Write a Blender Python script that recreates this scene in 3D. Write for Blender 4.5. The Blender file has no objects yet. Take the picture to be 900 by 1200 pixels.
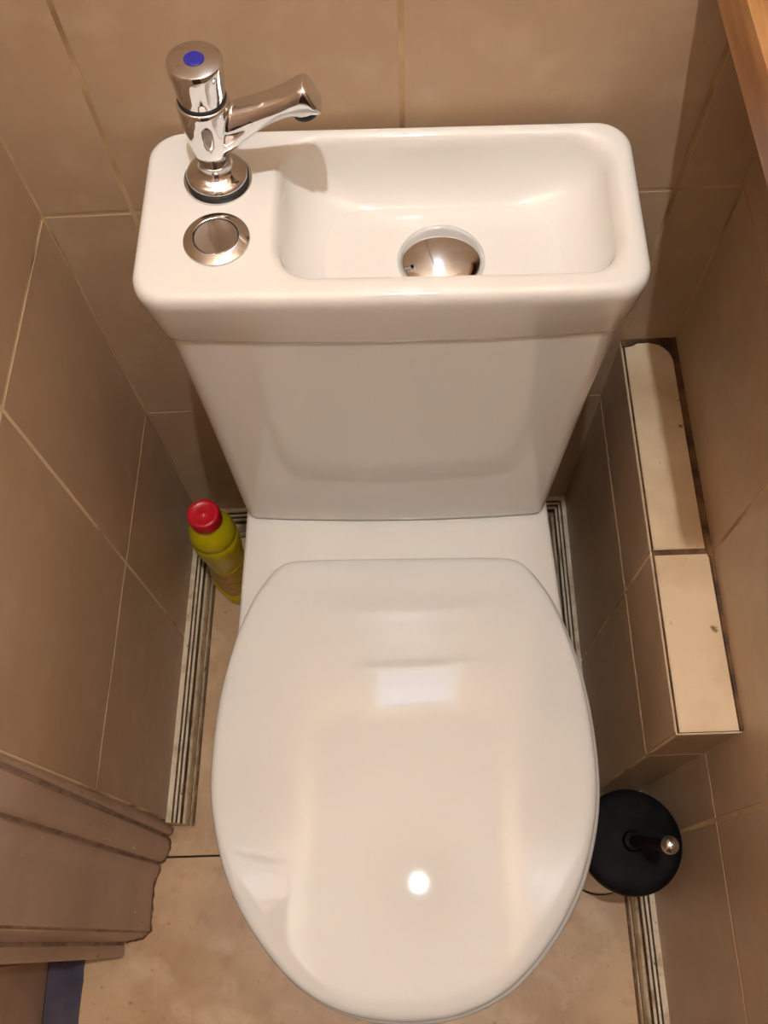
import bpy, bmesh, math, random
from mathutils import Vector, Matrix
random.seed(4)
scn = bpy.context.scene
C = scn.collection
R = math.radians

# ------------------------------------------------------------------ materials
def srgb(r, g, b):
    f = lambda c: (c/255/12.92) if c/255 <= .04045 else ((c/255+.055)/1.055)**2.4
    return (f(r), f(g), f(b), 1)

def mat(name, col, rough=.4, metal=0, coat=0, spec=.5, noise=None, bump=None, emis=None, alpha=None, trans=0):
    """noise = list of (colour2, scale, lo, hi, detail); bump = (scale, strength, distance)"""
    m = bpy.data.materials.new(name); m.use_nodes = True
    nt = m.node_tree; N = nt.nodes; L = nt.links
    b = N['Principled BSDF']
    b.inputs['Roughness'].default_value = rough
    b.inputs['Metallic'].default_value = metal
    b.inputs['Coat Weight'].default_value = coat
    b.inputs['Coat Roughness'].default_value = .05
    b.inputs['Specular IOR Level'].default_value = spec
    b.inputs['Base Color'].default_value = col
    if trans: b.inputs['Transmission Weight'].default_value = trans
    tc = N.new('ShaderNodeTexCoord')
    prev = None
    if noise:
        for (c2, sc, lo, hi, det) in noise:
            n = N.new('ShaderNodeTexNoise'); n.inputs['Detail'].default_value = det
            if isinstance(sc, tuple):
                mp = N.new('ShaderNodeMapping'); mp.inputs['Scale'].default_value = sc
                L.new(tc.outputs['Object'], mp.inputs['Vector']); L.new(mp.outputs[0], n.inputs['Vector']); n.inputs['Scale'].default_value = 1
            else:
                L.new(tc.outputs['Object'], n.inputs['Vector']); n.inputs['Scale'].default_value = sc
            r = N.new('ShaderNodeMapRange'); r.inputs['From Min'].default_value = lo; r.inputs['From Max'].default_value = hi
            L.new(n.outputs['Fac'], r.inputs['Value'])
            mx = N.new('ShaderNodeMix'); mx.data_type = 'RGBA'
            L.new(r.outputs['Result'], mx.inputs['Factor'])
            if prev is None: mx.inputs[6].default_value = col
            else: L.new(prev, mx.inputs[6])
            mx.inputs[7].default_value = c2
            prev = mx.outputs[2]
        L.new(prev, b.inputs['Base Color'])
    if bump:
        n = N.new('ShaderNodeTexNoise'); n.inputs['Scale'].default_value = bump[0]; n.inputs['Detail'].default_value = 4
        L.new(tc.outputs['Object'], n.inputs['Vector'])
        bp = N.new('ShaderNodeBump'); bp.inputs['Strength'].default_value = bump[1]; bp.inputs['Distance'].default_value = bump[2]
        L.new(n.outputs['Fac'], bp.inputs['Height']); L.new(bp.outputs[0], b.inputs['Normal'])
    if emis:
        b.inputs['Emission Color'].default_value = emis[0]; b.inputs['Emission Strength'].default_value = emis[1]
    return m

M = {}
TILE = srgb(186, 159, 129)
M['tile'] = mat('wall_tile_glaze', TILE, .36, spec=.45,
    noise=[(srgb(178, 151, 121), 7, .38, .68, 5), (srgb(194, 169, 140), 22, .5, .8, 3)], bump=(60, .12, .0006))
M['grout'] = mat('wall_grout', srgb(224, 204, 168), .85, noise=[(srgb(138, 108, 76), 14, .5, .7, 4)], bump=(300, .4, .0005))
M['grout_tan'] = mat('tan_wall_grout', srgb(202, 174, 132), .85, noise=[(srgb(146, 114, 78), 11, .45, .7, 4)], bump=(300, .4, .0005))
M['cream_tile'] = mat('ledge_tile_glaze', srgb(222, 200, 166), .3,
    noise=[(srgb(196, 170, 134), 12, .42, .7, 4), (srgb(120, 88, 56), 70, .68, .76, 3)])
M['grime'] = mat('brown_grimy_caulk', srgb(112, 78, 42), .7, noise=[(srgb(58, 36, 18), 45, .4, .65, 5)], bump=(120, .6, .001))
M['floor'] = mat('floor_tile_glaze', srgb(208, 176, 136), .38,
    noise=[(srgb(178, 142, 102), 7, .4, .68, 6), (srgb(222, 196, 160), 18, .52, .8, 4), (srgb(186, 146, 112), 30, .55, .8, 6), (srgb(150, 110, 74), 110, .64, .82, 5)], bump=(90, .15, .0006))
M['floor_gap'] = mat('dark_floor_joint', srgb(48, 30, 18), .9)
M['ceramic'] = mat('white_ceramic', srgb(226, 225, 219), .07, spec=.55, coat=.25)
M['lid'] = mat('white_plastic', srgb(216, 218, 214), .028, spec=.45)
M['chrome'] = mat('chrome', (.74, .755, .78, 1), .05, metal=1)
M['worn_chrome'] = mat('worn_chrome', (.66, .65, .64, 1), .13, metal=1, noise=[((.50, .45, .38, 1), 160, .55, .8, 5)])
M['black'] = mat('black_rubber', (.012, .012, .013, 1), .5)
M['blue'] = mat('blue_enamel', srgb(38, 42, 150), .25)
M['red'] = mat('red_plastic', srgb(205, 22, 40), .32)
M['yellow'] = mat('yellow_plastic', srgb(206, 190, 16), .3, spec=.4)
M['label'] = mat('faded_yellow_label', srgb(190, 164, 40), .4,
    noise=[(srgb(196, 120, 92), (70, 70, 90), .52, .6, 3), (srgb(120, 40, 60), (60, 60, 120), .66, .69, 2)])
M['paint'] = mat('skirting_paint', srgb(222, 207, 178), .4, noise=[(srgb(168, 146, 112), 40, .5, .72, 5), (srgb(70, 48, 30), 90, .68, .74, 5)])
M['dirt'] = mat('groove_dirt', srgb(104, 78, 52), .8, noise=[(srgb(150, 125, 92), 60, .55, .7, 4)])
M['casing'] = mat('casing_paint', srgb(196, 172, 152), .42,
    noise=[(srgb(180, 154, 134), 9, .4, .7, 4), (srgb(232, 216, 196), (90, 90, 30), .72, .76, 2), (srgb(84, 60, 44), (60, 60, 40), .7, .76, 5)], bump=(40, .15, .001))
M['casing_dirt'] = mat('casing_groove_dirt', srgb(172, 148, 128), .8, noise=[(srgb(122, 98, 80), 30, .45, .7, 4)])
M['threshold'] = mat('blue_threshold_board', srgb(84, 78, 90), .75, noise=[(srgb(60, 58, 76), 30, .4, .7, 4)])
M['white_edge'] = mat('white_filler', srgb(226, 212, 192), .8)
M['blackplastic'] = mat('black_plastic', (.003, .0026, .003, 1), .6, spec=.12, noise=[((.012, .010, .011, 1), 45, .45, .75, 6)])
M['steel'] = mat('brushed_steel', (.60, .56, .52, 1), .32, metal=1)
M['wood'] = mat('varnished_wood', srgb(160, 116, 70), .4,
    noise=[(srgb(124, 78, 38), (60, 7, 60), .38, .66, 6), (srgb(178, 138, 92), (90, 12, 90), .55, .8, 4)])
M['redwood'] = mat('dark_red_board', srgb(84, 32, 26), .5)
M['low_bounce'] = mat('dark_low_bounce_wood', srgb(70, 50, 38), .5, noise=[(srgb(52, 36, 26), (40, 40, 5), .4, .65, 4)])  # dark wood added on the unseen front wall to lower the fill light
M['plaster'] = mat('ceiling_plaster', srgb(196, 186, 168), .9, bump=(60, .2, .001))
M['frame'] = mat('white_window_paint', srgb(228, 224, 216), .4)
M['pane'] = mat('frosted_daylight_pane', srgb(200, 205, 225), .5, emis=((.72, .76, 1.0, 1), 2.0))
M['bulb'] = mat('lit_bulb', (1, .9, .8, 1), .5, emis=((1.0, 1.03, 1.08, 1), 4900))
M['door'] = mat('door_paint', srgb(186, 158, 134), .5, noise=[(srgb(168, 140, 118), 12, .4, .7, 4)])

# ------------------------------------------------------------------ helpers
def link(name, bm, mats, parent=None, smooth=False, angle=40):
    me = bpy.data.meshes.new(name)
    bmesh.ops.recalc_face_normals(bm, faces=bm.faces[:])
    bm.to_mesh(me); bm.free()
    if not isinstance(mats, (list, tuple)): mats = [mats]
    for m in mats: me.materials.append(m)
    if smooth:
        for p in me.polygons: p.use_smooth = True
        try: me.set_sharp_from_angle(angle=R(angle))
        except Exception: pass
    o = bpy.data.objects.new(name, me); C.objects.link(o)
    if parent is not None: o.parent = parent
    return o

def struct(o):
    o['kind'] = 'structure'; return o

def thing(name, label, cat, loc, rz=0, group=None):
    o = bpy.data.objects.new(name, None); C.objects.link(o)
    o.empty_display_size = .05
    o.location = loc; o.rotation_euler = (0, 0, rz)
    o['label'] = label; o['category'] = cat
    if group: o['group'] = group
    return o

def box(bm, x0, x1, y0, y1, z0, z1, mi=0, bev=0):
    vs = [bm.verts.new((x, y, z)) for x in (x0, x1) for y in (y0, y1) for z in (z0, z1)]
    fs = []
    for q in ((0, 1, 3, 2), (4, 6, 7, 5), (0, 4, 5, 1), (2, 3, 7, 6), (0, 2, 6, 4), (1, 5, 7, 3)):
        f = bm.faces.new([vs[i] for i in q]); f.material_index = mi; fs.append(f)
    if bev:
        es = list({e for f in fs for e in f.edges})
        bmesh.ops.bevel(bm, geom=es, offset=bev, segments=2, affect='EDGES', profile=.6)

def prism(bm, poly, z0, z1, mi=0, shear=0):
    a = [bm.verts.new((x, y + shear*z0, z0)) for x, y in poly]
    b = [bm.verts.new((x, y + shear*z1, z1)) for x, y in poly]
    n = len(poly)
    out = []
    for i in range(n):
        f = bm.faces.new((a[i], a[(i+1) % n], b[(i+1) % n], b[i])); f.material_index = mi; out.append(f)
    for r in (a[::-1], b):
        f = bm.faces.new(r); f.material_index = mi
    return out

def loft(bm, rings, cap0=True, cap1=True, mi=0, off=(0, 0, 0)):
    ox, oy, oz = off
    vr = [[bm.verts.new((p[0]-ox, p[1]-oy, p[2]-oz)) for p in r] for r in rings]
    n = len(rings[0])
    for a, b in zip(vr[:-1], vr[1:]):
        for i in range(n):
            f = bm.faces.new((a[i], a[(i+1) % n], b[(i+1) % n], b[i])); f.material_index = mi
    if cap0: bm.faces.new(vr[0][::-1]).material_index = mi
    if cap1: bm.faces.new(vr[-1]).material_index = mi
    return vr

def circ(cx, cy, z, r, n=48, ry=None):
    ry = r if ry is None else ry
    return [(cx+r*math.cos(2*math.pi*i/n), cy+ry*math.sin(2*math.pi*i/n), z) for i in range(n)]

def lathe(bm, prof, cx=0, cy=0, n=48, mi=0, cap0=True, cap1=True):
    """prof: (r, z)"""
    return loft(bm, [circ(cx, cy, z, max(r, 1e-5), n) for r, z in prof], cap0, cap1, mi)

def rrect(x0, x1, y0, y1, r, z, nc=8, ne=8, bulge=0):
    """rounded rectangle; bulge pushes the front (low y) side outwards in the middle"""
    pts = []
    cs = [(x1-r, y1-r, 0), (x0+r, y1-r, 90), (x0+r, y0+r, 180), (x1-r, y0+r, 270)]
    for k in range(4):
        cx, cy, a0 = cs[k]
        for i in range(nc+1):
            a = R(a0+90*i/nc); pts.append((cx+r*math.cos(a), cy+r*math.sin(a)))
        nx, ny, a1 = cs[(k+1) % 4]
        a = R(a0+90); sx, sy = cx+r*math.cos(a), cy+r*math.sin(a)
        ex, ey = nx+r*math.cos(a), ny+r*math.sin(a)
        for i in range(1, ne+1):
            t = i/(ne+1); pts.append((sx+(ex-sx)*t, sy+(ey-sy)*t))
    mx = (x0+x1)/2; hw = (x1-x0)/2; my = (y0+y1)/2
    out = []
    for x, y in pts:
        k = max(0, min(1, (my-y)/(my-y0)))
        out.append((x, y-bulge*k*(1-((x-mx)/hw)**2), z))
    return out

# ------------------------------------------------------------------ camera
cam = bpy.data.cameras.new('camera'); co = bpy.data.objects.new('camera', cam); C.objects.link(co)
fw = Vector((-0.01550366, 0.4143938, -0.90996561)); up = Vector((0.03766388, 0.90967114, 0.41361799)); rt = Vector((0.99917019, -0.02786024, -0.02971091))
mt = Matrix((rt, up, -fw)).transposed().to_4x4(); mt.translation = Vector((0, -.5822, 1.3))
co.matrix_world = mt
cam.sensor_fit = 'VERTICAL'; cam.sensor_height = 36; cam.lens = 1050/1200*36; cam.clip_start = .01
scn.camera = co

# ------------------------------------------------------------------ room shell
H = 2.60; YF = -1.25
XL = lambda y: -.3084 + .0335*y
XR = lambda y: .3171 + .0185*y
XB = lambda y: .2563 + .0187*y
ZR = [.348+.3407*k for k in range(-1, 7)]       # tile rows
Z1 = .348
G = .0021                                        # half grout width

def tiles(bm, O, U, N, cells, mi=0, t=.0005, bev=.0005, g=G, V=(0, 0, 1)):
    O = Vector(O); U = Vector(U).normalized(); N = Vector(N).normalized(); V = Vector(V).normalized()
    for (u0, u1, v0, v1) in cells:
        u0 += g; u1 -= g; v0 += g; v1 -= g
        if u1-u0 < .004 or v1-v0 < .004: continue
        q = [(u0, v0), (u1, v0), (u1, v1), (u0, v1)]
        qi = [(u0+bev, v0+bev), (u1-bev, v0+bev), (u1-bev, v1-bev), (u0+bev, v1-bev)]
        a = [bm.verts.new(O+U*u+V*v-N*.0006) for u, v in q]
        b = [bm.verts.new(O+U*u+V*v+N*(t*.55)) for u, v in q]
        c = [bm.verts.new(O+U*u+V*v+N*t) for u, v in qi]
        for A, B in ((a, b), (b, c)):
            for i in range(4):
                bm.faces.new((A[i], A[(i+1) % 4], B[(i+1) % 4], B[i])).material_index = mi
        bm.faces.new(c).material_index = mi

def grid(us, vs):
    return [(a, b, c, d) for a, b in zip(us[:-1], us[1:]) for c, d in zip(vs[:-1], vs[1:])]

def quadbox(bm, poly, z0, z1, mi=0): prism(bm, poly, z0, z1, mi)

rows = [0, Z1] + [Z1+.3407*k for k in range(1, 7)] + [H]
# back wall
bm = bmesh.new()
box(bm, -.56, .46, 0, .12, -.05, H, 1)
xg = -.2268; W = .242
tiles(bm, (0, 0, 0), (1, 0, 0), (0, -1, 0), grid([XL(0), xg, xg+W, xg+2*W, XR(0)], rows))
struct(link('wall_back', bm, [M['tile'], M['grout_tan']]))
# left wall (up to the door casing)
bm = bmesh.new(); ye = -.452
prism(bm, [(XL(0), 0), (XL(ye), ye), (-.46, ye), (-.46, 0)], -.05, H, 1)
U = Vector((-.0335, -1, 0))
tiles(bm, (XL(0), 0, 0), U, (1, -.0335, 0), grid([0, .200, .4525], rows))
struct(link('wall_left', bm, [M['tile'], M['grout']]))
# left wall over and beyond the doorway
bm = bmesh.new()
box(bm, -.56, -.345, YF, -.452, 2.06, H, 1)
box(bm, -.56, -.345, YF, -1.24, -.05, 2.06, 1)
struct(link('wall_door_side', bm, [M['tile'], M['plaster']]))
# right wall
bm = bmesh.new()
prism(bm, [(XR(0), 0), (.46, 0), (.46, YF), (XR(YF), YF)], -.05, H, 1)
tiles(bm, (XR(0), 0, 0), (-.0185, -1, 0), (-1, .0185, 0), grid([0, .258, .500, .742, .984, 1.226, 1.249], [0, .345]+rows[2:]))
struct(link('wall_right', bm, [M['tile'], M['grout_tan']]))
# unseen front wall behind the camera, made dark to cut bounced light
bm = bmesh.new()
box(bm, -.56, .46, YF-.1, YF, -.05, H, 1)
struct(link('wall_front', bm, [M['tile'], M['low_bounce']]))
# ceiling
bm = bmesh.new(); box(bm, -.56, .46, YF-.1, .12, H, H+.08)
struct(link('ceiling', bm, M['plaster']))
# floor : tiles over a dark bed
bm = bmesh.new(); box(bm, -.60, .46, YF-.1, .12, -.06, -.0012, 1)
YJ = -.4962
def ftile(x0, x1, y0, y1, ragged=False):
    if not ragged:
        tiles(bm, (0, 0, -.0012), (1, 0, 0), (0, 0, 1), [(x0, x1, y0, y1)], 0, g=.0018, V=(0, 1, 0)); return
    n = 34
    e = [(x0+random.uniform(-.0018, .0014), y1+(y0-y1)*i/n) for i in range(n+1)]
    poly = [(x1-.001, y1)]+e+[(x1-.001, y0)]
    v = [bm.verts.new((a, b, 0)) for a, b in poly]; w = [bm.verts.new((a, b, -.004)) for a, b in poly]
    bm.faces.new(v)
    for i in range(len(v)):
        f = bm.faces.new((v[i], w[i], w[(i+1) % len(v)], v[(i+1) % len(v)])); f.material_index = 2
ftile(-.335, .008, YJ, .0)
ftile(.008, .34, YJ, .0)
ftile(-.431, .008, -.992, YJ-.001, True)
ftile(.008, .34, -.992, YJ-.001)
ftile(-.431, .008, YF, -.994, True)
ftile(.008, .34, YF, -.994)
struct(link('floor', bm, [M['floor'], M['floor_gap'], M['white_edge']]))

# tiled boxing (ledge) in the right corner
bm = bmesh.new(); yb = -.4345; zt = .4617
prism(bm, [(XB(0), 0), (XB(yb), yb), (XR(yb)+.01, yb), (XR(0)+.01, 0)], 0, zt-.0045, 1)
tiles(bm, (XB(0), 0, 0), (-.0187, -1, 0), (-1, .0187, 0), grid([0, .256, .4355], [0, .345, .4605]), 0, t=.0012)
tiles(bm, (XB(yb)-.001, yb, 0), (1, 0, 0), (0, -1, 0), grid([0, XR(yb)-XB(yb)+.001], [0, .345, .4585]), 0, g=.0030)
led = struct(link('wall_ledge', bm, [M['tile'], M['grout']]))
bm = bmesh.new()                                  # grimy bed the top tiles sit in
prism(bm, [(XB(0)+.0015, 0), (XB(yb)+.0012, yb+.001), (XR(yb), yb+.001), (XR(0), 0)], zt-.0046, zt-.0012)
# caulk fillets along the walls
for (a, b, w) in (((XR(0), -.001), (XR(-.262), -.262), .0062), ((XR(-.262), -.262), (XR(-.433), -.433), .0035)):
    prism(bm, [a, b, (b[0]-w, b[1]), (a[0]-w*1.1, a[1])], zt-.002, zt+.0006)
prism(bm, [(XB(0), -.0001), (XR(0), -.0001), (XR(0), -.0085), (XR(0)-.02, -.0052), (XB(0)+.02, -.0045), (XB(0)+.010, -.0095), (XB(0), -.010)], zt-.002, zt+.0007)
prism(bm, [(XR(0)-.018, -.004), (XR(0), -.004), (XR(-.03)-.002, -.03), (XR(-.03)-.0065, -.03), (XR(0)-.0095, -.014)], zt-.0022, zt+.0005)
link('caulk', bm, M['grime'], led)
bm = bmesh.new()
def toptile(poly, z1):
    v = prism(bm, poly, zt-.003, z1)
    es = list({e for f in v for e in f.edges if all(abs(w.co.z-z1) < 1e-6 for w in e.verts)})
    bmesh.ops.bevel(bm, geom=es, offset=.0009, segments=2, affect='EDGES')
yg = -.2530
rearR = [(XR(yg)-.0075, yg), (XR(-.03)-.0075, -.03)]
for i in range(7):
    a = R(0+90*i/6); rearR.append((XR(-.03)-.0075-.024*(1-math.cos(a)), -.03+.024*math.sin(a)))
toptile([(XB(yg)+.0027, yg)]+rearR+[(XB(0)+.014, -.0055), (XB(0)+.0125, -.0100), (XB(0)+.0028, -.0102)], zt)
toptile([(XB(yb)+.0024, yb+.0012), (XR(yb)-.0042, yb+.0012), (XR(yg-.005)-.0052, yg-.0062), (XB(yg-.005)+.0026, yg-.0062)], zt)
link('top_tile', bm, M['cream_tile'], led)

# skirting
PR = [(0, .0570), (.0055, .0570), (.0062, .0562), (.0062, .0500, 1), (.0076, .0500, 1), (.0076, .0522), (.0100, .0520), (.0106, .0512),
      (.0106, .0440, 1), (.0118, .0440, 1), (.0118, .0462), (.0142, .0452), (.0148, .0442), (.0148, .0330, 1), (.0164, .0330, 1), (.0164, .0352),
      (.0186, .0325), (.0196, .0290), (.0196, .0120, 0), (.0196, .0120, 1), (.0206, .0110, 1), (.0206, .0115), (.0216, .0100), (.0220, .0080), (.0220, .0016), (.0245, .0012, 1), (.0250, .0, 1)]
path = [(XL(ye), ye-.004), (XL(0), 0), (XB(0), 0), (XB(yb), yb), (XR(yb), yb), (XR(YF), YF)]
names = ['baseboard_left', 'baseboard_back', 'baseboard_ledge', 'baseboard_ledge_front', 'baseboard_right']
def nrm(a, b):
    d = Vector((b[0]-a[0], b[1]-a[1])).normalized(); return Vector((d.y, -d.x)), d
for k in range(5):
    if k == 3: continue                            # the front of the boxing has no skirting
    a, b = path[k], path[k+1]
    n, d = nrm(a, b)
    ends = []
    for (P, q) in ((a, k-1), (b, k+1)):
        if 0 <= q < 5:
            n2, _ = nrm(path[q], path[q+1]); mdir = (n+n2)/(1+n.dot(n2))
        else: mdir = n
        ends.append((Vector(P), mdir))
    bm = bmesh.new()
    cols = []
    nn = 26
    for j in range(nn+1):
        t = j/nn
        ring = []
        for pi, pr in enumerate(PR):
            dd, z = pr[0]+.0012*(pr[0] > 0), pr[1]
            w = 0 if pi in (0, len(PR)-1) or j in (0, nn) else random.uniform(-.00018, .00018)
            A = ends[0][0]+ends[0][1]*(dd+w); B = ends[1][0]+ends[1][1]*(dd+w)
            p = A.lerp(B, t); ring.append(bm.verts.new((p.x, p.y, z+w)))
        ring.append(bm.verts.new((ends[0][0].lerp(ends[1][0], t).x, ends[0][0].lerp(ends[1][0], t).y, 0)))
        cols.append(ring)
    m_ = len(cols[0])
    for A, B in zip(cols[:-1], cols[1:]):
        for i in range(m_):
            f = bm.faces.new((A[i], A[(i+1) % m_], B[(i+1) % m_], B[i]))
            i2 = (i+1) % m_
            if i < len(PR) and i2 < len(PR) and len(PR[i2]) > 2 and PR[i2][2] == 1: f.material_index = 1
    bm.faces.new(cols[0]); bm.faces.new(cols[-1][::-1])
    struct(link(names[k], bm, [M['paint'], M['dirt']]))

# door casing (moulded architrave), jamb, door and threshold
bm = bmesh.new()
foot = [(-.420, -.452), (-.330, -.4535), (-.3285, -.4575), (-.3285, -.4640), (-.3305, -.4668), (-.3335, -.4672), (-.3350, -.4690, 1), (-.3350, -.4705, 1),
        (-.3325, -.4725), (-.3310, -.4770), (-.3308, -.4850), (-.3325, -.4930), (-.3365, -.4990), (-.3410, -.5015), (-.3440, -.5030, 1), (-.3440, -.5050, 1),
        (-.3420, -.5075), (-.3422, -.5130), (-.3450, -.5200), (-.3480, -.5260), (-.3490, -.5310), (-.3490, -.5865), (-.3500, -.5880, 1), (-.3520, -.5890, 1), (-.3525, -.5905), (-.3580, -.5945), (-.3800, -.5985),
        (-.3815, -.6000, 1), (-.3815, -.6030, 1), (-.3805, -.6050), (-.3805, -.6150), (-.3830, -.6175), (-.440, -.6180), (-.500, -.6180), (-.500, -.452)]
fs = prism(bm, [(p[0], p[1]) for p in foot], 0, 2.06, 0, shear=.02)
for i, f in enumerate(fs):
    q = foot[(i+1) % len(foot)]
    if len(q) > 2: f.material_index = 1
struct(link('trim_1', bm, [M['casing'], M['casing_dirt']], smooth=True, angle=28))
bm = bmesh.new()
box(bm, -.50, -.345, -1.24, -1.17, 0, 2.06, 0, .002); box(bm, -.50, -.345, -1.24, -.56, 2.0, 2.06, 0, .002)
struct(link('trim_2', bm, M['casing']))
bm = bmesh.new(); box(bm, -.479, -.4318, -1.17, -.6185, -.0011, -.0002)
struct(link('trim_3', bm, M['threshold']))
bm = bmesh.new(); box(bm, -.52, -.479, -1.17, -.6185, .002, 1.99, 0, .001)
d = struct(link('door_1', bm, M['door']))
bm = bmesh.new()
for z0, z1 in ((.2, .85), (1.05, 1.8)):
    box(bm, -.4795, -.4765, -1.08, -.71, z0, z1, 0, .0015)
link('door_panel', bm, M['door'], d)

# grime lying on the floor along the foot of the casing and the skirting
bm = bmesh.new()
def ribbon(pts, w0, w1, step=.004):
    line = []
    for (x0, y0), (x1, y1) in zip(pts[:-1], pts[1:]):
        n = max(1, int(math.hypot(x1-x0, y1-y0)/step))
        for i in range(n): line.append(Vector((x0+(x1-x0)*i/n, y0+(y1-y0)*i/n)))
    line.append(Vector(pts[-1]))
    prev = None
    for i, p in enumerate(line):
        a = line[max(i-1, 0)]; b = line[min(i+1, len(line)-1)]; t_ = (b-a).normalized(); nn_ = Vector((-t_.y, t_.x))
        w = random.uniform(w0, w1)
        cur = (bm.verts.new((p.x-nn_.x*.002, p.y-nn_.y*.002, .0004)), bm.verts.new((p.x+nn_.x*w, p.y+nn_.y*w, .0004)))
        if prev: bm.faces.new((prev[0], prev[1], cur[1], cur[0]))
        prev = cur
ribbon([(p[0], p[1]) for p in foot[2:27]][::1], .0012, .0036)
ribbon([(XL(-.02)+.0235, -.02), (XL(ye)+.0235, ye)], .0008, .0024, .008)
link('floor_grime', bm, M['grime'], bpy.data.objects['floor'])

# small high window on the back wall (only seen mirrored in the lid)
bm = bmesh.new()
wx0, wx1, wz0, wz1 = -.065, .135, 1.70, 2.14
for a in ((wx0-.03, wx1+.03, wz0-.03, wz0), (wx0-.03, wx1+.03, wz1, wz1+.03), (wx0-.03, wx0, wz0, wz1), (wx1, wx1+.03, wz0, wz1)):
    box(bm, a[0], a[1], -.016, -.0013, a[2], a[3], 0, .002)
w = struct(link('window_1', bm, M['frame']))
bm = bmesh.new(); box(bm, wx0, wx1, -.0065, -.0025, wz0, wz1)
link('window_pane', bm, M['pane'], w)

# ceiling light
BR = .0115
t = thing('ceiling_light', 'small glowing bulb hanging on a short white cable from the ceiling', 'light', (.022, -.515, H))
t_drop = 2.35-H
bm = bmesh.new(); lathe(bm, [(.044, 0), (.046, -.006), (.040, -.020), (.010, -.028)]); link('ceiling_rose', bm, M['frame'], t, True)
bm = bmesh.new(); lathe(bm, [(.003, -.026), (.003, t_drop-.018)], n=16); link('cable', bm, M['frame'], t, True)
bm = bmesh.new(); lathe(bm, [(.008, t_drop-.016), (.017, t_drop-.022), (.019, t_drop-.052), (.016, t_drop-.056)])
link('lamp_holder', bm, M['frame'], t, True)
bm = bmesh.new()
prof = [(.012, -.05), (.0125, -.062), (.0125, -.0885)] + [(BR*math.sin(R(a)), -.096+BR*math.cos(R(a))) for a in range(60, 180, 12)] + [(.0005, -.096-BR)]
lathe(bm, prof, n=28); bo = link('bulb', bm, M['bulb'], t, True); bo.location.z = t_drop

# ------------------------------------------------------------------ toilet suite
A0 = R(-1.4)
org = Vector((.005, -.33, 0))
rotm = Matrix.Rotation(A0, 3, 'Z')
toi = thing('toilet', 'white close-coupled toilet with closed lid and a hand basin built into the cistern top', 'toilet', rotm @ org, A0)
OF = tuple(org)

def dense(pts, n):
    """closed Catmull-Rom through pts, n points by arc length"""
    m = len(pts); out = []
    for i in range(m):
        p0, p1, p2, p3 = (Vector(pts[(i+k-1) % m]) for k in range(4))
        for j in range(14):
            s = j/14
            out.append(.5*((2*p1)+(-p0+p2)*s+(2*p0-5*p1+4*p2-p3)*s*s+(-p0+3*p1-3*p2+p3)*s**3))
    L = [0]
    for i in range(len(out)): L.append(L[-1]+(out[(i+1) % len(out)]-out[i]).length)
    res = []; k = 0
    for j in range(n):
        s = L[-1]*j/n
        while L[k+1] < s: k += 1
        f = (s-L[k])/(L[k+1]-L[k]); res.append(out[k].lerp(out[(k+1) % len(out)], f))
    return res

def offs(P, d):
    n = len(P); out = []
    for i in range(n):
        t_ = (P[(i+1) % n]-P[i-1]).normalized(); nn_ = Vector((t_.y, -t_.x)); out.append(P[i]+nn_*d)
    return out

HW = [(.0, -.2378), (.04, -.2378), (.08, -.2380), (.100, -.2384), (.1165, -.2400), (.128, -.2460), (.1365, -.2555), (.1515, -.2800), (.1665, -.3200), (.1775, -.3700), (.1825, -.4240), (.1808, -.4790), (.1680, -.5310), (.1490, -.5715), (.1215, -.6085), (.0880, -.6385), (.0470, -.6565), (0, -.6620)]
CX = .0062
right = [(CX+w_, y) for w_, y in HW]; left = [(CX-w_, y) for w_, y in HW[-2:0:-1]]
OUT = dense(right[::-1]+left[::-1], 150)
# orientation check: want offs(+) outward
c0 = Vector((CX, -.43))
if (offs(OUT, .01)[0]-c0).length < (OUT[0]-c0).length: OUT = OUT[::-1]
def ring(P, z): return [(p.x, p.y, z) for p in P]
def shrink(P, k, z): return [(c0.x+(p.x-c0.x)*k, c0.y+(p.y-c0.y)*k, z) for p in P]

# lid
bm = bmesh.new()
rings = [ring(offs(OUT, -.010), .4150), ring(offs(OUT, -.0012), .4150), ring(offs(OUT, 0), .4162), ring(offs(OUT, 0), .4240), ring(offs(OUT, -.0012), .4272), ring(offs(OUT, -.0036), .4293), ring(offs(OUT, -.0075), .4304)]
base = offs(OUT, -.0075)
for k in (.95, .9, .83, .76, .68, .6, .51, .42, .33, .24, .15, .06):
    z = .4304+.0014*(1-k*k)
    rings.append(shrink(base, k, z))
loft(bm, rings, True, True, off=OF)
link('lid', bm, M['lid'], toi, True, 50)
# seat ring under the lid
bm = bmesh.new()
so = [p+Vector((.0020, 0)) for p in offs(OUT, .0036)]
def seatback(P): return [Vector((p.x, min(p.y, -.2405))) for p in P]
so = seatback(so)
inn = lambda s, z: [(c0.x+(p.x-c0.x)*s, -.45+(p.y-c0.y)*s*.98, z) for p in OUT]
rings = [ring(offs(so, -.003), .3985), ring(so, .4010), ring(so, .4090), ring(offs(so, -.0015), .4118), ring(offs(so, -.005), .4138), inn(.72, .4138), inn(.70, .410), inn(.69, .3985)]
vr = loft(bm, rings, False, False, off=OF)
for i in range(len(vr[0])):
    j = (i+1) % len(vr[0]); bm.faces.new((vr[-1][i], vr[-1][j], vr[0][j], vr[0][i]))
link('seat', bm, M['lid'], toi, True, 50)

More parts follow.
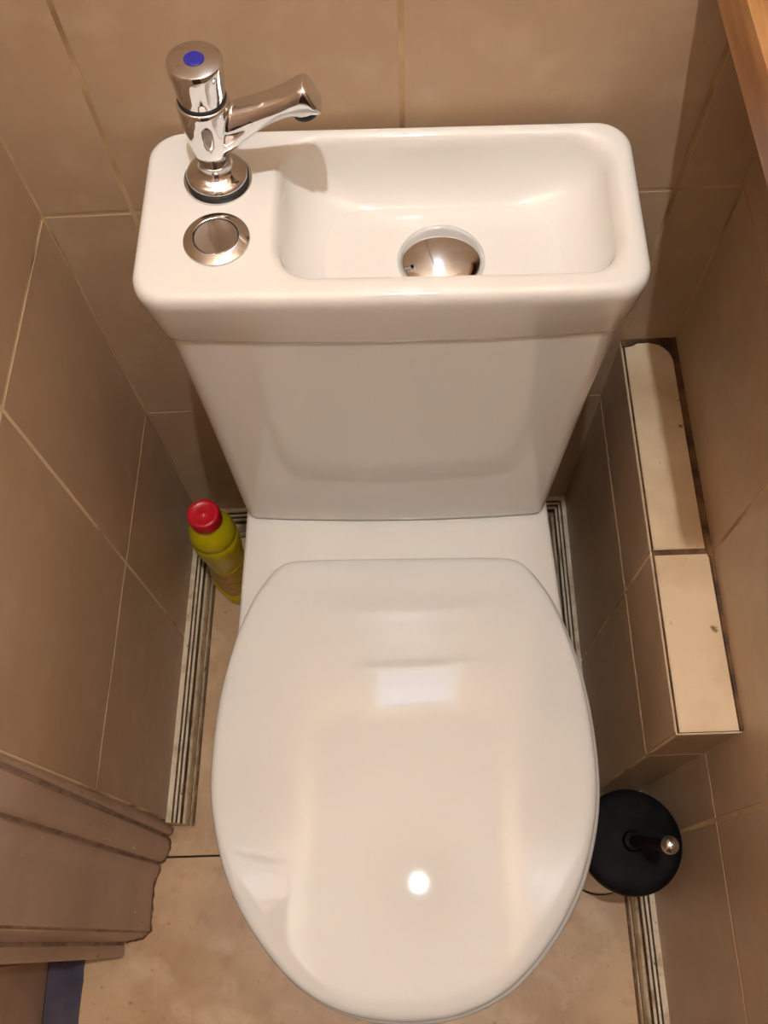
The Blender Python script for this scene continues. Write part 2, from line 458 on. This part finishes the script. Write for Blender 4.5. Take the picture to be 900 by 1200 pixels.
# pan
def pan_ring(hb, hs, hf, yb_, ys, yf, z, rc=.012, ex=2.0):
    """hb: half width of back block, hs: half width at ys, ellipse to yf"""
    pts = []
    cx = .001+(CX-.001)
    for i in range(9): pts.append((CX-.005-hb+rc+(2*hb-2*rc)*i/8*1.0, yb_))           # back edge left->right
    for i in range(1, 5):
        a = R(90-90*i/4); pts.append((CX-.005+hb-rc+rc*math.cos(a), yb_-rc+rc*math.sin(a)))
    n1 = 12
    for i in range(1, n1+1):
        s = i/n1; e = s*s*(3-2*s); pts.append((CX-.005*(1-e)+hb+(hs-hb)*e, yb_-rc+(ys-yb_+rc)*s))
    n2 = 44
    for i in range(1, n2):
        a = math.pi*i/n2; c_, s_ = math.cos(a), math.sin(a)
        pts.append((CX+hs*math.copysign(abs(c_)**(2/ex), c_), ys-(ys-yf)*abs(s_)**(2/ex)))
    for i in range(n1, 0, -1):
        s = i/n1; e = s*s*(3-2*s); pts.append((CX-.005*(1-e)-hb-(hs-hb)*e, yb_-rc+(ys-yb_+rc)*s))
    for i in range(4, 0, -1):
        a = R(90+90*i/4); pts.append((CX-.005-hb+rc+rc*math.cos(a), yb_-rc+rc*math.sin(a)))
    return [(x, y, z) for x, y in pts]
bm = bmesh.new()
rings = [pan_ring(.098, .112, .1, -.05, -.33, -.520, 0, ex=2.1), pan_ring(.098, .112, .1, -.05, -.33, -.520, .012), pan_ring(.092, .104, .1, -.05, -.33, -.508, .04),
         pan_ring(.090, .100, .1, -.045, -.34, -.500, .12), pan_ring(.095, .104, .1, -.040, -.35, -.512, .18), pan_ring(.110, .122, .1, -.035, -.37, -.550, .25),
         pan_ring(.135, .145, .1, -.028, -.39, -.600, .31), pan_ring(.155, .163, .1, -.020, -.41, -.636, .35), pan_ring(.1635, .172, .1, -.016, -.42, -.650, .372),
         pan_ring(.1655, .174, .1, -.015, -.42, -.6535, .386), pan_ring(.1640, .1725, .1, -.0165, -.42, -.652, .3925), pan_ring(.1600, .169, .1, -.020, -.42, -.648, .3952),
         pan_ring(.12, .13, .1, -.04, -.42, -.60, .3955)]
loft(bm, rings, True, True, off=OF)
link('pan', bm, M['ceramic'], toi, True, 50)

# cistern body
bm = bmesh.new()
def cr(z, k, ins=0):
    x0 = -.1622+(-.1765+.1622)*k; x1 = .1645+(.1870-.1645)*k; yf = -.1775+.0115*k
    return rrect(x0+ins, x1-ins, yf+ins, -.013, .010+.012*min(1, k*1.6), z, bulge=.0058)
zs = [(.3962, 0, .0050), (.3978, 0, .0022), (.4010, .003, .0006), (.4060, .012, 0)] + [(.40+.327*s, s, 0) for s in (.08, .2, .35, .5, .65, .8, .92, 1)]
loft(bm, [cr(*q) for q in zs], True, True, off=OF)
cis = link('cistern', bm, M['ceramic'], toi, True, 50)

# basin top
bm = bmesh.new()
bx = (-.1868, .1952, -.1745, -.0080)
def br(ins, z, r=.026, bl=.0035): return rrect(bx[0]+ins, bx[1]-ins, bx[2]+ins, bx[3]-ins*.6, r, z, bulge=bl)
def ir(x0, x1, y0, y1, r, z): return rrect(x0, x1, y0, y1, r, z)
rings = [br(.020, .7180, .012, .006), br(.0095, .7185, .018, .006), br(.0072, .7200, .020, .006), br(.0062, .7240, .021, .006), br(.0025, .7500, .024, .005), br(.0004, .7640, .026), br(0, .7700, .026), br(.0007, .7745, .026), br(.0026, .7778, .025), br(.0055, .7795, .023), br(.0085, .7800, .021),
         ir(-.0870, .1840, -.1620, -.0150, .030, .7800), ir(-.0845, .1815, -.1595, -.0180, .030, .7797), ir(-.0825, .1790, -.1575, -.0200, .030, .7785), ir(-.0805, .1765, -.1555, -.0218, .030, .7755), ir(-.0790, .1740, -.1542, -.0234, .030, .7710)]
K = 24
for i in range(1, K+1):
    t_ = i/K; a_ = R(90*t_); dn = 1-math.cos(a_); sd = math.sin(a_)       # quarter-round sweep from wall to floor
    z = .7710-(.7710-.7205)*(1-(1-t_)**2.0)
    w = t_**2.3
    rings.append(ir(-.0790+.066*w+.010*t_, .1740-.070*w-.012*t_, -.1542+.018*w+.008*t_, -.0234-.034*w-.014*t_, min(.030+.012*t_, .045), z))
rings.append(ir(.005, .090, -.130, -.072, .026, .7182))
rings.append(ir(.02, .07, -.125, -.078, .02, .7165))
n_ = len(rings[0])
loft(bm, rings, True, True, off=OF)
bas = link('wash_basin', bm, M['ceramic'], toi, True, 60)

# mushroom waste cover
bm = bmesh.new()
dcx, dcy = .0448, -.1005
prof = [(.020, .7163), (.020, .7215), (.0340, .7225), (.0352, .7240), (.0356, .7260)] + [(.0356*math.cos(R(a)), .7270+.0125*math.sin(R(a))) for a in range(8, 90, 6)]
lathe(bm, prof, dcx-OF[0], dcy-OF[1], 64)
link('drain_cover', bm, M['chrome'], bas, True, 50)

# flush button
fx, fy = -.1244-OF[0], -.1207-OF[1]; zd = .7800
bm = bmesh.new()
lathe(bm, [(.020, zd-.004), (.0250, zd-.0005), (.0252, zd+.0006), (.0248, zd+.0016), (.0190, zd+.0042), (.0178, zd+.0044), (.0172, zd+.0040), (.0170, zd+.0010)], fx, fy, 64)
fb = link('flush_button', bm, M['worn_chrome'], toi, True, 40)
bm = bmesh.new(); lathe(bm, [(.0165, zd+.0005), (.0165, zd+.0036), (.0160, zd+.0041), (.010, zd+.0036), (.002, zd+.0033)], fx, fy, 64)
link('push_plate', bm, M['chrome'], fb, True, 40)
bm = bmesh.new(); lathe(bm, [(.0171, zd+.0002), (.0171, zd+.0030), (.0166, zd+.0030), (.0166, zd+.0002)], fx, fy, 64, cap0=False, cap1=False)
link('button_gap', bm, M['black'], fb)

# tap
tap = bpy.data.objects.new('tap', None); C.objects.link(tap); tap.parent = toi; tap.empty_display_size = .03
tap.location = (-.1275-OF[0], -.0612-OF[1], .7798); tap.rotation_euler = (0, R(2.6), 0)
bm = bmesh.new(); lathe(bm, [(.020, -.0012), (.0262, -.0010), (.0265, .0006), (.0262, .0020), (.020, .0024)], n=64); link('washer', bm, M['worn_chrome'], tap, True, 40)
bm = bmesh.new(); lathe(bm, [(.020, .0015), (.0240, .0018), (.0242, .0054), (.020, .0058)], n=64); link('gasket', bm, M['black'], tap, True, 40)
bm = bmesh.new(); lathe(bm, [(.0222, .0052), (.0232, .0056), (.0234, .0072), (.0226, .0086), (.0190, .0104), (.0150, .0122), (.0125, .0150), (.0118, .0175), (.0118, .020)], n=64); link('flange', bm, M['worn_chrome'], tap, True, 40)
# body + spout, fused
bm = bmesh.new()
lathe(bm, [(.0108, .016), (.0112, .020), (.0125, .026), (.0145, .035), (.0165, .045), (.0178, .055), (.0186, .064), (.0188, .0735), (.0183, .0752), (.016, .0755)], n=48)
def sp(s, zc, hh, hw, lean=0, ex=2.6):
    pts = []
    for i in range(32):
        a = 2*math.pi*i/32; c_, s_ = math.cos(a), math.sin(a)
        y = hw*math.copysign(abs(c_)**(2/ex), c_); z = hh*math.copysign(abs(s_)**(2/ex), s_)
        pts.append((s+lean*z, y, zc+z))
    return pts
bodyrings = [sp(-.004, .044, .018, .010), sp(.008, .047, .020, .0125), sp(.016, .0515, .0180, .0125), sp(.025, .0570, .0150, .0118), sp(.035, .0630, .0122, .0112), sp(.046, .0690, .0102, .0112), sp(.056, .0740, .0092, .0112, 0, 3), sp(.064, .0775, .0095, .0114, -.15, 3.5), sp(.071, .0795, .0105, .0116, -.35, 4), sp(.0765, .0800, .0112, .0114, -.5, 4), sp(.0785, .0800, .0106, .0106, -.5, 4)]
loft(bm, bodyrings)
# down-turned nozzle
nz = []
for (dx, z, r) in ((.0675, .0800, .0098), (.0690, .0745, .0102), (.0700, .0705, .0103), (.0706, .0680, .0100)):
    nz.append([(dx+r*math.cos(2*math.pi*i/28), r*1.02*math.sin(2*math.pi*i/28), z+.15*r*math.cos(2*math.pi*i/28)) for i in range(28)])
loft(bm, nz)
tb = link('spout', bm, M['chrome'], tap, True, 180)
md = tb.modifiers.new('remesh', 'REMESH'); md.mode = 'VOXEL'; md.voxel_size = .0008; md.use_smooth_shade = True
md = tb.modifiers.new('smooth', 'CORRECTIVE_SMOOTH'); md.iterations = 14; md.factor = .5; md.smooth_type = 'SIMPLE'; md.use_only_smooth = True
bm = bmesh.new()
lathe(bm, [(.0055, .0), (.0086, .0), (.0090, -.0012), (.0090, -.0045), (.0086, -.0050), (.0065, -.0050), (.0062, -.001), (.003, -.001)], n=36)
ae = link('aerator', bm, M['black'], tap, True, 40); ae.location = (.0710, 0, .0688); ae.rotation_euler = (0, R(-9), 0)
bm = bmesh.new(); lathe(bm, [(.0160, .0745), (.0172, .0748), (.0172, .0772), (.0158, .0775)], n=48); link('collar', bm, M['black'], tap, True, 40)
bm = bmesh.new()
lathe(bm, [(.0150, .0765), (.0162, .0765), (.0166, .0775), (.0172, .0840), (.0184, .0955), (.0192, .1020), (.0192, .1048), (.0186, .1062), (.0170, .1068), (.001, .1070)], n=64)
hd = link('tap_handle', bm, [M['chrome'], M['worn_chrome']], tap, True, 35)
for p in hd.data.polygons:
    if p.normal.z > .9: p.material_index = 1
bm = bmesh.new(); lathe(bm, [(.0066, .1066), (.0069, .1073), (.0064, .1078), (.001, .1079)], n=40); link('cold_marker', bm, M['blue'], tap, True, 40)

# ------------------------------------------------------------------ bleach bottle
bt = thing('bleach_bottle', 'yellow plastic bleach bottle with red screw cap on the floor left of the toilet', 'bottle', (-.2500, -.1010, 0), R(45))
def sq(h, z, ex, n=64):
    pts = []
    for i in range(n):
        a = 2*math.pi*i/n; c_, s_ = math.cos(a), math.sin(a)
        pts.append((h*math.copysign(abs(c_)**(2/ex), c_), h*math.copysign(abs(s_)**(2/ex), s_), z))
    return pts
bm = bmesh.new()
prof = [(.0250, .000, 4), (.0292, .001, 5), (.0300, .004, 5), (.0300, .022, 5), (.0292, .0245, 5), (.0280, .026, 4.6), (.0275, .050, 4.2), (.0268, .080, 3.6), (.0262, .105, 3), (.0266, .120, 2.6), (.0290, .132, 2.3), (.0312, .145, 2.1), (.0325, .158, 2), (.0328, .170, 2), (.0322, .1815, 2),
        (.0310, .1830, 2), (.0310, .1848, 2), (.0318, .1862, 2), (.0305, .195, 2), (.0280, .204, 2), (.0245, .211, 2), (.0205, .2185, 2), (.0188, .222, 2), (.0188, .234, 2)]
prof = [(h_, z_*1.07, e_) for h_, z_, e_ in prof]
loft(bm, [sq(*p) for p in prof])
link('bottle_body', bm, M['yellow'], bt, True, 50)
bm = bmesh.new()
loft(bm, [sq(.0276, .034, 4.5), sq(.0284, .0342, 4.4), sq(.0279, .060, 4.0), sq(.0273, .085, 3.5), sq(.0268, .1095, 2.9), sq(.0260, .110, 2.9)], False, False)
link('label_sleeve', bm, M['label'], bt, True, 50)
bm = bmesh.new()
n = 60
def capr(r, z, rib): return [((r+(rib if i % 2 else 0))*math.cos(2*math.pi*i/n), (r+(rib if i % 2 else 0))*math.sin(2*math.pi*i/n), z) for i in range(n)]
loft(bm, [capr(.0206, .2300, 0), capr(.0210, .2305, .0005), capr(.0209, .2455, .0005), capr(.0205, .2482, 0), capr(.0190, .2498, 0), capr(.0150, .2500, 0), capr(.0143, .2494, 0), capr(.0030, .2494, 0), capr(.0022, .2500, 0), capr(.0004, .2500, 0)])
cp = link('cap', bm, M['red'], bt, True, 50); cp.location.z = .0115

# ------------------------------------------------------------------ toilet brush
tbx, tby = .2500, -.5090
tbr = thing('toilet_brush', 'toilet brush in a round holder with black lid and silver-tipped handle', 'toilet brush', (tbx, tby, 0))
bm = bmesh.new(); lathe(bm, [(.0500, .0), (.0515, .001), (.0515, .006), (.0500, .007), (.0495, .009), (.0495, .205), (.047, .207)], n=72)
h = link('holder', bm, [M['steel'], M['black']], tbr, True, 40)
for p in h.data.polygons:
    if p.center.z < .0075: p.material_index = 1
bm = bmesh.new()
lathe(bm, [(.0500, .196), (.0560, .1965), (.0573, .1990), (.0573, .2110), (.0565, .2150), (.0540, .2170), (.0460, .2185), (.0300, .2205), (.0120, .2225), (.0108, .2250), (.0105, .2290), (.009, .2300)], n=72)
link('brush_lid', bm, M['blackplastic'], tbr, True, 40)
bm = bmesh.new(); lathe(bm, [(.0060, .228), (.0062, .26), (.0064, .30), (.0070, .345), (.0072, .3545), (.006, .3555)], n=36)
hn = link('handle', bm, M['blackplastic'], tbr, True, 40)
hn.rotation_euler = (R(6.0), R(1.5), 0); hn.location = (-.006*1, .0235, .001)
bm = bmesh.new(); lathe(bm, [(.0070, .3550)]+[(.0088*math.cos(R(a)), .3605+.0088*math.sin(R(a))) for a in range(-36, 90, 9)]+[(.0003, .3693)], n=36)
link('handle_knob', bm, M['chrome'], hn, True, 40)

# ------------------------------------------------------------------ wooden shelf
ws = thing('wall_shelf', 'varnished wooden wall shelf with raised rim at the upper right', 'shelf', (.268, -.17, .90))
bm = bmesh.new()
X0, X1, Y0, Y1, hz = .2200-.268, .3130-.268, -.315+.17, -.003+.17, .033
box(bm, X0, X0+.0125, Y0, Y1, 0, hz, 0, .0012)
box(bm, X1-.0135, X1-.001, Y0, Y1, 0, hz, 0, .0012)
box(bm, X0+.0125, X1-.0135, Y0, Y0+.012, 0, hz, 0, .0012)
box(bm, X0+.0125, X1-.0135, Y1-.012, Y1, 0, hz, 0, .0012)
link('shelf_rim', bm, M['wood'], ws)
bm = bmesh.new(); box(bm, X0+.0125, X1-.0135, Y0+.012, Y1-.012, .002, .014)
link('shelf_board', bm, M['redwood'], ws)
# two brackets under the shelf on the wall
# ------------------------------------------------------------------ render look
wd = bpy.data.worlds.new('world'); scn.world = wd; wd.use_nodes = True
wd.node_tree.nodes['Background'].inputs[0].default_value = (.02, .018, .015, 1)
scn.view_settings.view_transform = 'Standard'; scn.view_settings.look = 'None'
scn.view_settings.gamma = 1; scn.view_settings.use_curve_mapping = False
scn.view_settings.exposure = .10
